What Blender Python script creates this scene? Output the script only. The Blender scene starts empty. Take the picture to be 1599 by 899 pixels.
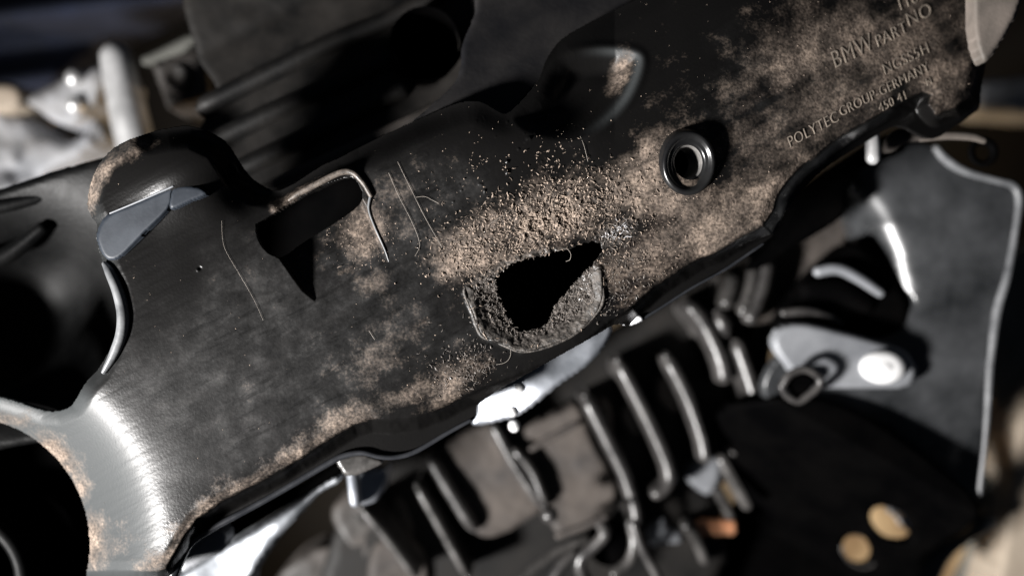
import bpy, math, random
import numpy as np
from mathutils import Matrix, Vector

# ------------------------------------------------------------------ frame
S = 0.00015            # metres for one unit of the working grid (0.15 mm)
D = 1443.0             # camera height above the cover, in grid units
CX, CY = 799.5, 449.5
scene = bpy.context.scene
rng = np.random.default_rng(7)
random.seed(7)

def W(x, y, z=0.0):    # grid units -> metres (grid y runs down, z runs up towards the camera)
    return Vector(((x - CX) * S, (CY - y) * S, z * S))

# ------------------------------------------------------------------ camera
cam_d = bpy.data.cameras.new('camera')
cam = bpy.data.objects.new('camera', cam_d)
scene.collection.objects.link(cam)
cam.location = W(CX, CY, D)
cam_d.sensor_width = 36.0
cam_d.lens = 18.0 / (799.5 / D)
cam_d.clip_start = 0.005
cam_d.clip_end = 20
cam_d.dof.use_dof = True
cam_d.dof.focus_distance = (D + 4) * S
cam_d.dof.aperture_fstop = cam_d.lens / 7.6
scene.camera = cam

# ------------------------------------------------------------------ world and lamps
world = bpy.data.worlds.new('World')
scene.world = world
world.use_nodes = True
bg = world.node_tree.nodes['Background']
bg.inputs[0].default_value = (0.62, 0.75, 1.0, 1)
bg.inputs[1].default_value = 0.024

def lamp(name, loc, target, size, power, color):
    l = bpy.data.lights.new(name, 'AREA')
    l.shape = 'DISK'; l.size = size; l.energy = power; l.color = color
    o = bpy.data.objects.new(name, l)
    scene.collection.objects.link(o)
    o.location = loc
    o.rotation_euler = (Vector(target) - Vector(loc)).to_track_quat('-Z', 'Y').to_euler()
    return o
torch = lamp('work_torch', W(-2030, 2096, 1880), W(1040, 330, 0), 0.085, 2.8, (1.0, 0.975, 0.955))
torch.data.spread = math.radians(75)
lamp('floor_daylight', W(1720, 1150, -1640), W(1480, 900, -1900), 0.03, 1.1, (1.0, 0.72, 0.42))  # added warm lamp close above the tan board, brightens the two holes

scene.view_settings.view_transform = 'Standard'
scene.view_settings.look = 'None'
scene.view_settings.exposure = 0.0
scene.view_settings.gamma = 1.0
scene.cycles.use_denoising = True
scene.cycles.max_bounces = 6

# ------------------------------------------------------------------ maths helpers
def ss(a, b, x):
    t = np.clip((x - a) / (b - a), 0, 1)
    return t * t * (3 - 2 * t)

def _hash(ix, iy, seed):
    h = (ix.astype(np.int64) * 374761393 + iy.astype(np.int64) * 668265263 + seed * 974634777) & 0xffffffff
    h = ((h ^ (h >> 13)) * 1274126177) & 0xffffffff
    h = h ^ (h >> 16)
    return (h & 0xffff) / 65535.0

def vnoise(x, y, seed=0):
    ix = np.floor(x); iy = np.floor(y)
    fx = x - ix; fy = y - iy
    fx = fx * fx * (3 - 2 * fx); fy = fy * fy * (3 - 2 * fy)
    a = _hash(ix, iy, seed); b = _hash(ix + 1, iy, seed)
    c = _hash(ix, iy + 1, seed); d = _hash(ix + 1, iy + 1, seed)
    return (a + (b - a) * fx) * (1 - fy) + (c + (d - c) * fx) * fy - 0.5

def fbm(x, y, scale, octs=4, seed=0, gain=0.5):
    r = 0; a = 1.0; f = 1.0 / scale; tot = 0
    for k in range(octs):
        r = r + a * vnoise(x * f + 17.3 * k, y * f - 9.1 * k, seed + k)
        tot += a; a *= gain; f *= 2.03
    return r / tot * 2            # about -1..1

def seg_dist2(px, py, a, b, X, Y):
    dx, dy = b[0] - a[0], b[1] - a[1]
    t = np.clip(((X - a[0]) * dx + (Y - a[1]) * dy) / max(dx * dx + dy * dy, 1e-9), 0, 1)
    ex = X - (a[0] + t * dx); ey = Y - (a[1] + t * dy)
    return ex * ex + ey * ey

def pdist(line, X, Y, far=200.0):
    """distance to an open line, capped at far"""
    X = np.asarray(X, float); Y = np.asarray(Y, float)
    out = np.full(X.shape, far * far)
    xs = [p[0] for p in line]; ys = [p[1] for p in line]
    m = (X > min(xs) - far) & (X < max(xs) + far) & (Y > min(ys) - far) & (Y < max(ys) + far)
    if not m.any(): return np.sqrt(out)
    x, y = X[m], Y[m]; d = np.full(x.shape, far * far)
    for a, b in zip(line[:-1], line[1:]):
        d = np.minimum(d, seg_dist2(0, 0, a, b, x, y))
    out[m] = d
    return np.sqrt(out)

def sdf(poly, X, Y, far=200.0):
    """signed distance to a closed outline, negative inside"""
    X = np.asarray(X, float); Y = np.asarray(Y, float)
    d = pdist(list(poly) + [poly[0]], X, Y, far)
    ins = np.zeros(X.shape, bool)
    n = len(poly)
    for i in range(n):
        x1, y1 = poly[i]; x2, y2 = poly[(i + 1) % n]
        if y1 == y2: continue
        c = (y1 > Y) != (y2 > Y)
        ins ^= c & (X < (x2 - x1) * (Y - y1) / (y2 - y1) + x1)
    return np.where(ins, -d, d)

def smooth(pts, n=6, closed=False):
    """Catmull-Rom through the points (any dimension)"""
    P = [np.array(p, float) for p in pts]
    N = len(P); out = []
    rngi = range(N if closed else N - 1)
    for i in rngi:
        if closed:
            p0, p1, p2, p3 = P[(i - 1) % N], P[i], P[(i + 1) % N], P[(i + 2) % N]
        else:
            p0, p1, p2, p3 = P[max(i - 1, 0)], P[i], P[i + 1], P[min(i + 2, N - 1)]
        for k in range(n):
            t = k / n
            out.append(0.5 * ((2 * p1) + (-p0 + p2) * t + (2 * p0 - 5 * p1 + 4 * p2 - p3) * t * t + (-p0 + 3 * p1 - 3 * p2 + p3) * t ** 3))
    if not closed: out.append(P[-1])
    return [tuple(p) for p in out]

# ------------------------------------------------------------------ mesh helpers
def clip_grid(xs, ys, F):
    ny, nx = F.shape
    ins = F < 0
    idx = np.full(F.shape, -1, np.int64)
    idx[ins] = np.arange(ins.sum())
    gx, gy = np.meshgrid(xs, ys)
    verts = [np.stack([gx[ins], gy[ins]], 1)]
    a, b = ins[:-1, :-1], ins[1:, :-1]
    c, d = ins[1:, 1:], ins[:-1, 1:]
    full = a & b & c & d
    part = (a | b | c | d) & ~full
    fi, fj = np.nonzero(full)
    quads = np.stack([idx[fi, fj], idx[fi + 1, fj], idx[fi + 1, fj + 1], idx[fi, fj + 1]], 1)
    extra = []; ek = {}; base = int(ins.sum()); polys = []; rim = []
    def cross(p, q):
        k = (p, q) if p < q else (q, p)
        if k not in ek:
            f0, f1 = F[p], F[q]
            t = f0 / (f0 - f1)
            extra.append((xs[p[1]] + (xs[q[1]] - xs[p[1]]) * t, ys[p[0]] + (ys[q[0]] - ys[p[0]]) * t))
            ek[k] = base + len(extra) - 1
        return ek[k]
    for i, j in zip(*np.nonzero(part)):
        cor = [(i, j), (i + 1, j), (i + 1, j + 1), (i, j + 1)]
        poly = []; cr = []
        for k in range(4):
            p, q = cor[k], cor[(k + 1) % 4]
            if ins[p]: poly.append(int(idx[p]))
            if ins[p] != ins[q]:
                v = cross(p, q); cr.append((v, ins[p])); poly.append(v)
        if len(poly) >= 3: polys.append(poly)
        for k, (v, out) in enumerate(cr):
            if out: rim.append((v, cr[(k + 1) % len(cr)][0]))
    V = np.concatenate([verts[0], np.array(extra).reshape(-1, 2)], 0)
    return V, quads, polys, rim

def mesh_from(name, V, quads, polys, attrs=None):
    me = bpy.data.meshes.new(name)
    V = np.asarray(V, np.float32)
    quads = np.asarray(quads, np.int64).reshape(-1, 4)
    tot = np.concatenate([np.full(len(quads), 4), np.array([len(p) for p in polys], np.int64)]) if len(polys) else np.full(len(quads), 4)
    loops = np.concatenate([quads.ravel(), np.array([v for p in polys for v in p], np.int64)]) if len(polys) else quads.ravel()
    start = np.concatenate([[0], np.cumsum(tot)[:-1]])
    me.vertices.add(len(V)); me.vertices.foreach_set('co', V.ravel())
    me.loops.add(len(loops)); me.loops.foreach_set('vertex_index', loops.astype(np.int32))
    me.polygons.add(len(tot)); me.polygons.foreach_set('loop_start', start.astype(np.int32))
    me.update(calc_edges=True)
    me.validate()
    me.polygons.foreach_set('use_smooth', np.ones(len(me.polygons), bool))
    for k, a in (attrs or {}).items():
        at = me.attributes.new(k, 'FLOAT', 'POINT')
        at.data.foreach_set('value', np.asarray(a, np.float32))
    return me

def link(name, me, mat, parent=None, **tags):
    """vertices of me are in metres, world placed; they are moved to the parent's (or their own) base point"""
    o = bpy.data.objects.new(name, me)
    scene.collection.objects.link(o)
    if mat is not None: me.materials.append(mat)
    n = len(me.vertices)
    co = np.empty(n * 3, np.float32); me.vertices.foreach_get('co', co); co = co.reshape(-1, 3)
    org = co.mean(0)
    me.vertices.foreach_set('co', (co - org).astype(np.float32).ravel())
    me.update()
    loc = Vector([float(c) for c in org])
    if parent is not None:
        o.parent = parent
        base = parent.get('_b'); base = Vector(base) if base is not None else Vector()
        o.location = loc - base
    else:
        o.location = loc
    BASE[o.name] = loc
    o['_b'] = tuple(loc)
    for k, v in tags.items(): o[k] = v
    return o
BASE = {}

def thing(name, x, y, z, label, category, group=None):
    o = bpy.data.objects.new(name, None)
    scene.collection.objects.link(o)
    p = A(x, y, z); o.location = p; o.empty_display_size = 0.005
    o['_b'] = tuple(p); o['label'] = label; o['category'] = category
    if group: o['group'] = group
    return o

def A(x, y, z):
    """the point at height z on the line of sight through grid point (x, y): used to read places off the photograph"""
    k = (D - z) / D
    return W(CX + (x - CX) * k, CY + (y - CY) * k, z)

def plate(name, poly, z, thick, mat, parent=None, bulge=None, bevel=4.0, step=4.0, holes=(), noise=0.0, nscale=30, seed=0, sm=4, **tags):
    """a slab with a rounded edge whose top face stands at height z; bulge(x, y) shapes the top"""
    if sm: poly = smooth(poly, sm, True)
    poly = [(p[0], p[1]) for p in poly]
    hs = [[(q[0], q[1]) for q in (smooth(h, sm, True) if sm else h)] for h in holes]
    xs = np.arange(min(p[0] for p in poly) - step, max(p[0] for p in poly) + 2 * step, step)
    ys = np.arange(min(p[1] for p in poly) - step, max(p[1] for p in poly) + 2 * step, step)
    X, Y = np.meshgrid(xs, ys)
    def field(x, y):
        f = sdf(poly, x, y, 90)
        for h in hs: f = np.maximum(f, -sdf(h, x, y, 90))
        return f
    F = field(X, Y)
    V, quads, polys, rim = clip_grid(xs, ys, F)
    x, y = V[:, 0], V[:, 1]
    d = np.clip(-field(x, y), 0, bevel)
    zz = bevel * (np.sqrt(np.clip(1 - (1 - d / bevel) ** 2, 0, 1)) - 1)
    if bulge is not None: zz = zz + bulge(x, y)
    if noise: zz = zz + noise * fbm(x, y, nscale, 4, seed)
    k = (D - z) / D; kv = (D - z - zz * k) / D
    P = np.stack([(x - CX) * kv, (CY - y) * kv, z + zz * k], 1)
    rv = sorted({v for e in rim for v in e}); m = {v: len(P) + i for i, v in enumerate(rv)}
    low = P[rv].copy(); low[:, 2] = low[:, 2] - thick * k
    P = np.concatenate([P, low], 0)
    polys = polys + [(b, a, m[a], m[b]) for a, b in rim]
    return link(name, mesh_from(name, P * S, quads, polys), mat, parent, **tags)

def sweep(path, sides=10, caps=True):
    """tube through [(pos Vector m, radius m)] -> verts, faces"""
    n = len(path); V = []; Fc = []
    up = None
    for i in range(n):
        p, r = path[i]
        t = (path[min(i + 1, n - 1)][0] - path[max(i - 1, 0)][0]).normalized()
        if up is None:
            up = t.orthogonal().normalized()
        up = (up - t * up.dot(t)).normalized()
        bi = t.cross(up)
        for k in range(sides):
            a = 2 * math.pi * k / sides
            V.append(p + (up * math.cos(a) + bi * math.sin(a)) * r)
    for i in range(n - 1):
        for k in range(sides):
            k2 = (k + 1) % sides
            Fc.append((i * sides + k, i * sides + k2, (i + 1) * sides + k2, (i + 1) * sides + k))
    if caps:
        Fc.append(tuple(range(sides - 1, -1, -1)))
        Fc.append(tuple((n - 1) * sides + k for k in range(sides)))
    return V, Fc

def tube(name, pts, mat, parent=None, n=6, sides=12, flat=None, persp=True, **tags):
    """pts = (x, y, z, radius) read off the photograph; round ends"""
    pp = smooth(pts, n) if len(pts) > 2 else [tuple(np.array(pts[0]) * (1 - t) + np.array(pts[1]) * t) for t in np.linspace(0, 1, n + 1)]
    path = []
    for x, y, z, r in pp:
        k = (D - z) / D if persp else 1.0
        path.append((A(x, y, z) if persp else W(x, y, z), r * k * S))
    t0 = (path[0][0] - path[1][0]).normalized(); t1 = (path[-1][0] - path[-2][0]).normalized()
    r0, r1 = path[0][1], path[-1][1]
    head = [(path[0][0] + t0 * r0 * s, max(r0 * c, 1e-6)) for s, c in ((0.95, .3), (.75, .66), (.4, .92))]
    tail = [(path[-1][0] + t1 * r1 * s, max(r1 * c, 1e-6)) for s, c in ((.4, .92), (.75, .66), (0.95, .3))]
    V, Fc = sweep(head + path + tail, sides)
    me = bpy.data.meshes.new(name); me.from_pydata([tuple(v) for v in V], [], Fc)
    me.polygons.foreach_set('use_smooth', np.ones(len(me.polygons), bool))
    if flat:                       # squash along z: a strip instead of a round bar
        zc = sum(v.co.z for v in me.vertices) / len(me.vertices)
        for v in me.vertices: v.co.z = zc + (v.co.z - zc) * flat
    return link(name, me, mat, parent, **tags)

def lathe(name, prof, x, y, z, mat, parent=None, sides=48, sx=1.0, sy=1.0, persp=True, tilt=None, **tags):
    """turned shape; prof = (radius, height) in grid units, axis up, tilt = (ax, ay) radians"""
    k = (D - z) / D if persp else 1.0
    c = A(x, y, z) if persp else W(x, y, z)
    V = []; Fc = []
    for r, h in prof:
        for q in range(sides):
            a = 2 * math.pi * q / sides
            V.append(Vector((math.cos(a) * r * sx * k * S, math.sin(a) * r * sy * k * S, h * k * S)))
    for i in range(len(prof) - 1):
        for q in range(sides):
            q2 = (q + 1) % sides
            Fc.append((i * sides + q, i * sides + q2, (i + 1) * sides + q2, (i + 1) * sides + q))
    if prof[0][0] > 0.01: Fc.append(tuple(range(sides - 1, -1, -1))) if tags.pop('cap0', False) else None
    if tags.pop('cap1', False): Fc.append(tuple((len(prof) - 1) * sides + q for q in range(sides)))
    R = Matrix.Identity(3)
    if tilt: R = Matrix.Rotation(tilt[1], 3, 'Y') @ Matrix.Rotation(tilt[0], 3, 'X')
    me = bpy.data.meshes.new(name); me.from_pydata([tuple(c + R @ v) for v in V], [], Fc)
    me.polygons.foreach_set('use_smooth', np.ones(len(me.polygons), bool))
    return link(name, me, mat, parent, **tags)

# ------------------------------------------------------------------ materials
def new_mat(name):
    m = bpy.data.materials.new(name); m.use_nodes = True
    nt = m.node_tree; nt.nodes.clear()
    out = nt.nodes.new('ShaderNodeOutputMaterial'); p = nt.nodes.new('ShaderNodeBsdfPrincipled')
    nt.links.new(p.outputs[0], out.inputs[0])
    return m, nt, p

def node(nt, kind, **kw):
    n = nt.nodes.new(kind)
    for k, v in kw.items(): setattr(n, k, v)
    return n

def ramp(nt, src, stops):
    r = node(nt, 'ShaderNodeValToRGB')
    el = r.color_ramp.elements
    while len(el) < len(stops): el.new(0.5)
    for e, (pos, c) in zip(el, stops):
        e.position = pos; e.color = (*c, 1) if len(c) == 3 else c
    nt.links.new(src, r.inputs[0])
    return r

def g(v): return (v, v, v)

def simple(name, c1, c2, rough=(0.35, 0.6), metal=0.0, scale=90.0, bump=0.15, bscale=900.0, stretch=None, spec=0.5):
    m, nt, p = new_mat(name)
    tc = node(nt, 'ShaderNodeTexCoord')
    src = tc.outputs['Object']
    if stretch:
        mp = node(nt, 'ShaderNodeMapping'); mp.inputs['Scale'].default_value = stretch[0]; mp.inputs['Rotation'].default_value = (0, 0, stretch[1])
        nt.links.new(src, mp.inputs[0]); src = mp.outputs[0]
    n1 = node(nt, 'ShaderNodeTexNoise'); n1.inputs['Scale'].default_value = scale; n1.inputs['Detail'].default_value = 6
    n1.inputs['Roughness'].default_value = 0.62
    nt.links.new(src, n1.inputs['Vector'])
    cr = ramp(nt, n1.outputs[0], [(0.36, c1), (0.64, c2)])
    nt.links.new(cr.outputs[0], p.inputs['Base Color'])
    rr = ramp(nt, n1.outputs[0], [(0.35, g(rough[0])), (0.65, g(rough[1]))])
    nt.links.new(rr.outputs[0], p.inputs['Roughness'])
    p.inputs['Metallic'].default_value = metal
    p.inputs['Specular IOR Level'].default_value = spec
    if bump:
        n2 = node(nt, 'ShaderNodeTexNoise'); n2.inputs['Scale'].default_value = bscale; n2.inputs['Detail'].default_value = 5
        nt.links.new(src, n2.inputs['Vector'])
        b = node(nt, 'ShaderNodeBump'); b.inputs['Strength'].default_value = bump; b.inputs['Distance'].default_value = 0.0004
        nt.links.new(n2.outputs[0], b.inputs['Height']); nt.links.new(b.outputs[0], p.inputs['Normal'])
    return m

M = {}
M['black'] = simple('black_plastic', (0.010, 0.010, 0.011), (0.026, 0.025, 0.026), (0.32, 0.55))
M['void'] = simple('soot_black_plastic', (0.0006, 0.0006, 0.0007), (0.0014, 0.0013, 0.0013), (0.6, 0.8), spec=0.01)  # blacker than plastic: the shade of gaps and cavities put into the colour
M['gloss'] = simple('glossy_black_plastic', (0.012, 0.013, 0.015), (0.022, 0.023, 0.026), (0.22, 0.34), bump=0.05)
M['dusty'] = simple('dusty_black_plastic', (0.024, 0.020, 0.018), (0.068, 0.057, 0.049), (0.7, 0.9), scale=70)
M['dustdark'] = simple('dusty_dark_casting', (0.018, 0.016, 0.014), (0.055, 0.046, 0.040), (0.5, 0.8), scale=60)
M['housing'] = simple('sooty_housing_plastic', (0.003, 0.003, 0.003), (0.010, 0.0085, 0.0072), (0.5, 0.75), scale=50, spec=0.25)  # darkened in place of shade the cover doesn't cast on the housing
M['insert'] = simple('dull_bronze_insert', (0.13, 0.125, 0.12), (0.22, 0.21, 0.20), (0.35, 0.5), metal=0.4, scale=300, bump=0)
M['flap'] = simple('dusty_flap', (0.065, 0.056, 0.048), (0.12, 0.10, 0.086), (0.7, 0.9), scale=80)
M['shelf'] = simple('soot_grey_shelf', (0.006, 0.006, 0.007), (0.014, 0.013, 0.013), (0.45, 0.6), scale=60, spec=0.3)
M['edge'] = simple('dull_rolled_edge', (0.05, 0.052, 0.056), (0.15, 0.154, 0.16), (0.35, 0.5), scale=90)  # lighter than the shield sheet, the edge highlight put into its colour
M['satinbead'] = simple('scuffed_rim_plastic', (0.07, 0.073, 0.077), (0.15, 0.155, 0.16), (0.3, 0.42), scale=220, bump=0.1)  # paler than the cover, stands in for highlights on rim and louvre edge
M['lip'] = simple('dusty_moulded_lip', (0.035, 0.030, 0.026), (0.11, 0.090, 0.074), (0.4, 0.7), scale=700, bump=0.3)
M['skin'] = simple('torn_plastic_skin', (0.012, 0.011, 0.010), (0.072, 0.062, 0.053), (0.5, 0.75), scale=1100, bump=0.5, bscale=1800)
M['bossblack'] = simple('boss_black_plastic', (0.004, 0.004, 0.0045), (0.010, 0.010, 0.010), (0.24, 0.34), bump=0.05, spec=0.4)
M['dullfoil'] = simple('dull_sheet_metal', (0.20, 0.215, 0.235), (0.42, 0.44, 0.47), (0.42, 0.6), metal=0.6, scale=40, bump=0.2, bscale=200)
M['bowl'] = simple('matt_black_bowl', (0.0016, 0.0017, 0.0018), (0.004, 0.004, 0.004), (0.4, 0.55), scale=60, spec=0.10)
M['rib'] = simple('worn_grey_rib', (0.016, 0.015, 0.015), (0.050, 0.047, 0.045), (0.28, 0.42), scale=150, spec=0.6)
M['ribdim'] = simple('dull_grey_rib', (0.022, 0.021, 0.020), (0.065, 0.061, 0.058), (0.24, 0.42), scale=150, spec=0.6)
M['alu'] = simple('cast_aluminium', (0.42, 0.42, 0.43), (0.66, 0.66, 0.68), (0.35, 0.6), metal=0.75, scale=70, bump=0.4, bscale=260)
M['casting'] = simple('dirty_cast_alloy', (0.15, 0.145, 0.14), (0.38, 0.39, 0.415), (0.55, 0.8), metal=0.05, scale=34, bump=0.5, bscale=160)
M['foil'] = simple('bright_sheet_metal', (0.26, 0.28, 0.31), (0.44, 0.46, 0.50), (0.36, 0.52), metal=0.8, scale=50, bump=0.25, bscale=120)
M['steel'] = simple('bright_steel', (0.40, 0.40, 0.40), (0.60, 0.60, 0.60), (0.28, 0.44), metal=0.5, scale=120, bump=0.08)
M['shield'] = simple('grey_heat_shield', (0.012, 0.013, 0.014), (0.050, 0.052, 0.055), (0.25, 0.38), metal=0.15, scale=38, bump=0.12, bscale=300)
M['tab'] = simple('satin_grey_steel', (0.15, 0.157, 0.17), (0.23, 0.238, 0.252), (0.42, 0.58), metal=0.2, scale=60, bump=0.08)
M['rivet'] = simple('white_rivet_head', (0.60, 0.60, 0.60), (0.74, 0.74, 0.74), (0.3, 0.4), scale=60, bump=0.05)
M['copper'] = simple('copper_contact', (0.62, 0.27, 0.14), (0.80, 0.40, 0.22), (0.3, 0.5), metal=0.3, scale=80)
M['tan'] = simple('tan_soil_floor', (0.26, 0.15, 0.065), (0.80, 0.56, 0.30), (0.8, 0.95), scale=48)
M['beige'] = simple('beige_panel', (0.26, 0.21, 0.16), (0.44, 0.37, 0.29), (0.6, 0.85), scale=22)
M['navy'] = simple('navy_cloth', (0.004, 0.007, 0.018), (0.012, 0.018, 0.042), (0.8, 0.95), scale=40)
M['floor'] = simple('dark_floor', (0.003, 0.0026, 0.002), (0.008, 0.006, 0.0045), (0.7, 0.95), scale=12)
M['moss'] = simple('grey_green_ground', (0.055, 0.055, 0.048), (0.14, 0.14, 0.125), (0.8, 0.95), scale=25)
M['bluegrey'] = simple('blue_grey_moulding', (0.012, 0.015, 0.020), (0.025, 0.030, 0.038), (0.42, 0.5), scale=60, bump=0.05, spec=0.25)
M['text'] = simple('dusty_raised_lettering', (0.17, 0.143, 0.117), (0.30, 0.25, 0.20), (0.7, 0.9), scale=420)
M['scuff'] = simple('pale_scuffed_plastic', (0.26, 0.255, 0.26), (0.66, 0.65, 0.66), (0.4, 0.6), scale=2400, bump=0)
M['fibre'] = simple('pale_lint', (0.20, 0.175, 0.15), (0.36, 0.32, 0.28), (0.5, 0.7), scale=200, bump=0)
M['crumb'] = simple('brown_dust_crumb', (0.045, 0.036, 0.029), (0.36, 0.28, 0.22), (0.7, 0.95), scale=2600, bump=0)
M['crumbgrey'] = simple('grey_shredded_plastic', (0.025, 0.022, 0.020), (0.17, 0.145, 0.125), (0.4, 0.7), scale=2400, bump=0)

def cover_material():
    m, nt, p = new_mat('worn_dusty_cover_plastic')
    L = nt.links.new
    tc = node(nt, 'ShaderNodeTexCoord')
    at = node(nt, 'ShaderNodeAttribute', attribute_name='dust')
    fz = node(nt, 'ShaderNodeAttribute', attribute_name='fuzz')
    wr = node(nt, 'ShaderNodeAttribute', attribute_name='wear')
    sa = node(nt, 'ShaderNodeAttribute', attribute_name='satin')
    # scuffs drawn along the length of the cover
    mp = node(nt, 'ShaderNodeMapping'); mp.inputs['Rotation'].default_value = (0, 0, -math.radians(28.6)); 
    L(tc.outputs['Object'], mp.inputs[0])
    mp2 = node(nt, 'ShaderNodeMapping'); mp2.inputs['Scale'].default_value = (110, 620, 100)
    L(mp.outputs[0], mp2.inputs[0])
    st = node(nt, 'ShaderNodeTexNoise'); st.inputs['Scale'].default_value = 1.0; st.inputs['Detail'].default_value = 5; st.inputs['Roughness'].default_value = 0.65
    L(mp2.outputs[0], st.inputs['Vector'])
    n1 = node(nt, 'ShaderNodeTexNoise'); n1.inputs['Scale'].default_value = 160; n1.inputs['Detail'].default_value = 7; n1.inputs['Roughness'].default_value = 0.7
    L(tc.outputs['Object'], n1.inputs['Vector'])
    n3 = node(nt, 'ShaderNodeTexNoise'); n3.inputs['Scale'].default_value = 1500; n3.inputs['Detail'].default_value = 4
    L(tc.outputs['Object'], n3.inputs['Vector'])
    # base plastic, scuffed to grey where worn
    sc = ramp(nt, st.outputs[0], [(0.34, (0.0055, 0.0054, 0.0053)), (0.44, (0.0115, 0.0113, 0.0112)), (0.66, (0.0145, 0.0141, 0.0138))])
    mot = ramp(nt, n1.outputs[0], [(0.32, g(0.2)), (0.5, g(0.95)), (0.70, g(2.8))])
    scm = node(nt, 'ShaderNodeMix', data_type='RGBA', blend_type='MULTIPLY'); scm.inputs[0].default_value = 1.0
    L(sc.outputs[0], scm.inputs[6]); L(mot.outputs[0], scm.inputs[7])
    clean = node(nt, 'ShaderNodeRGB'); clean.outputs[0].default_value = (0.0044, 0.0042, 0.0041, 1)
    mx0 = node(nt, 'ShaderNodeMix', data_type='RGBA'); L(wr.outputs['Fac'], mx0.inputs[0]); 
    satc = node(nt, 'ShaderNodeRGB'); satc.outputs[0].default_value = (0.034, 0.037, 0.038, 1)
    mxs = node(nt, 'ShaderNodeMix', data_type='RGBA'); L(sa.outputs['Fac'], mxs.inputs[0]); L(clean.outputs[0], mxs.inputs[6]); L(satc.outputs[0], mxs.inputs[7])
    L(mxs.outputs[2], mx0.inputs[6]); L(scm.outputs[2], mx0.inputs[7])
    dcol = ramp(nt, n1.outputs[0], [(0.30, (0.046, 0.038, 0.032)), (0.5, (0.115, 0.091, 0.074)), (0.72, (0.30, 0.235, 0.187))])
    fvar = ramp(nt, n3.outputs[0], [(0.34, g(0.45)), (0.62, g(1.35))])
    dmul = node(nt, 'ShaderNodeMix', data_type='RGBA', blend_type='MULTIPLY'); dmul.inputs[0].default_value = 1.0
    L(dcol.outputs[0], dmul.inputs[6]); L(fvar.outputs[0], dmul.inputs[7])
    # dust breaks up with fine noise
    ad = node(nt, 'ShaderNodeMath', operation='ADD'); 
    nm = node(nt, 'ShaderNodeMath', operation='MULTIPLY_ADD'); nm.inputs[1].default_value = 0.9; nm.inputs[2].default_value = -0.45
    L(n1.outputs[0], nm.inputs[0]); L(at.outputs['Fac'], ad.inputs[0]); L(nm.outputs[0], ad.inputs[1])
    n3m = node(nt, 'ShaderNodeMath', operation='MULTIPLY_ADD'); n3m.inputs[1].default_value = 0.32; n3m.inputs[2].default_value = -0.16
    L(n3.outputs[0], n3m.inputs[0])
    ad2 = node(nt, 'ShaderNodeMath', operation='ADD'); L(ad.outputs[0], ad2.inputs[0]); L(n3m.outputs[0], ad2.inputs[1])
    dm = ramp(nt, ad2.outputs[0], [(0.17, g(0)), (1.05, g(0.95))])
    gate = node(nt, 'ShaderNodeMath', operation='MULTIPLY'); 
    gs = ramp(nt, at.outputs['Fac'], [(0.0, g(0)), (0.12, g(1))])
    L(dm.outputs[0], gate.inputs[0]); L(gs.outputs[0], gate.inputs[1])
    mx1 = node(nt, 'ShaderNodeMix', data_type='RGBA'); L(gate.outputs[0], mx1.inputs[0]); L(mx0.outputs[2], mx1.inputs[6]); L(dmul.outputs[2], mx1.inputs[7])
    fcol = ramp(nt, n3.outputs[0], [(0.35, (0.022, 0.020, 0.018)), (0.65, (0.13, 0.115, 0.104))])
    mx2 = node(nt, 'ShaderNodeMix', data_type='RGBA'); L(fz.outputs['Fac'], mx2.inputs[0]); L(mx1.outputs[2], mx2.inputs[6]); L(fcol.outputs[0], mx2.inputs[7])
    L(mx2.outputs[2], p.inputs['Base Color'])
    rr = node(nt, 'ShaderNodeMapRange'); rr.inputs['To Min'].default_value = 0.27; rr.inputs['To Max'].default_value = 0.9
    L(gate.outputs[0], rr.inputs[0])
    ra = node(nt, 'ShaderNodeMath', operation='MULTIPLY_ADD'); ra.inputs[1].default_value = 0.10; L(wr.outputs['Fac'], ra.inputs[0]); L(rr.outputs[0], ra.inputs[2])
    ra2 = node(nt, 'ShaderNodeMath', operation='MULTIPLY_ADD'); ra2.inputs[1].default_value = 0.22; L(sa.outputs['Fac'], ra2.inputs[0]); L(ra.outputs[0], ra2.inputs[2])
    L(ra2.outputs[0], p.inputs['Roughness']); p.inputs['Specular IOR Level'].default_value = 0.17
    b1 = node(nt, 'ShaderNodeBump'); b1.inputs['Strength'].default_value = 0.0; b1.inputs['Distance'].default_value = 0.0003
    bh = node(nt, 'ShaderNodeMath', operation='MULTIPLY'); L(st.outputs[0], bh.inputs[0]); L(wr.outputs['Fac'], bh.inputs[1])
    L(bh.outputs[0], b1.inputs['Height'])
    b2 = node(nt, 'ShaderNodeBump'); b2.inputs['Strength'].default_value = 0.30; b2.inputs['Distance'].default_value = 0.0004
    hm = node(nt, 'ShaderNodeMath', operation='MULTIPLY'); L(n3.outputs[0], hm.inputs[0]); L(gate.outputs[0], hm.inputs[1])
    hm2 = node(nt, 'ShaderNodeMath', operation='MULTIPLY_ADD'); hm2.inputs[1].default_value = 0.30; L(n3.outputs[0], hm2.inputs[0]); L(hm.outputs[0], hm2.inputs[2])
    L(hm2.outputs[0], b2.inputs['Height']); L(b1.outputs[0], b2.inputs['Normal']); L(b2.outputs[0], p.inputs['Normal'])
    return m
M['cover'] = cover_material()

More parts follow.
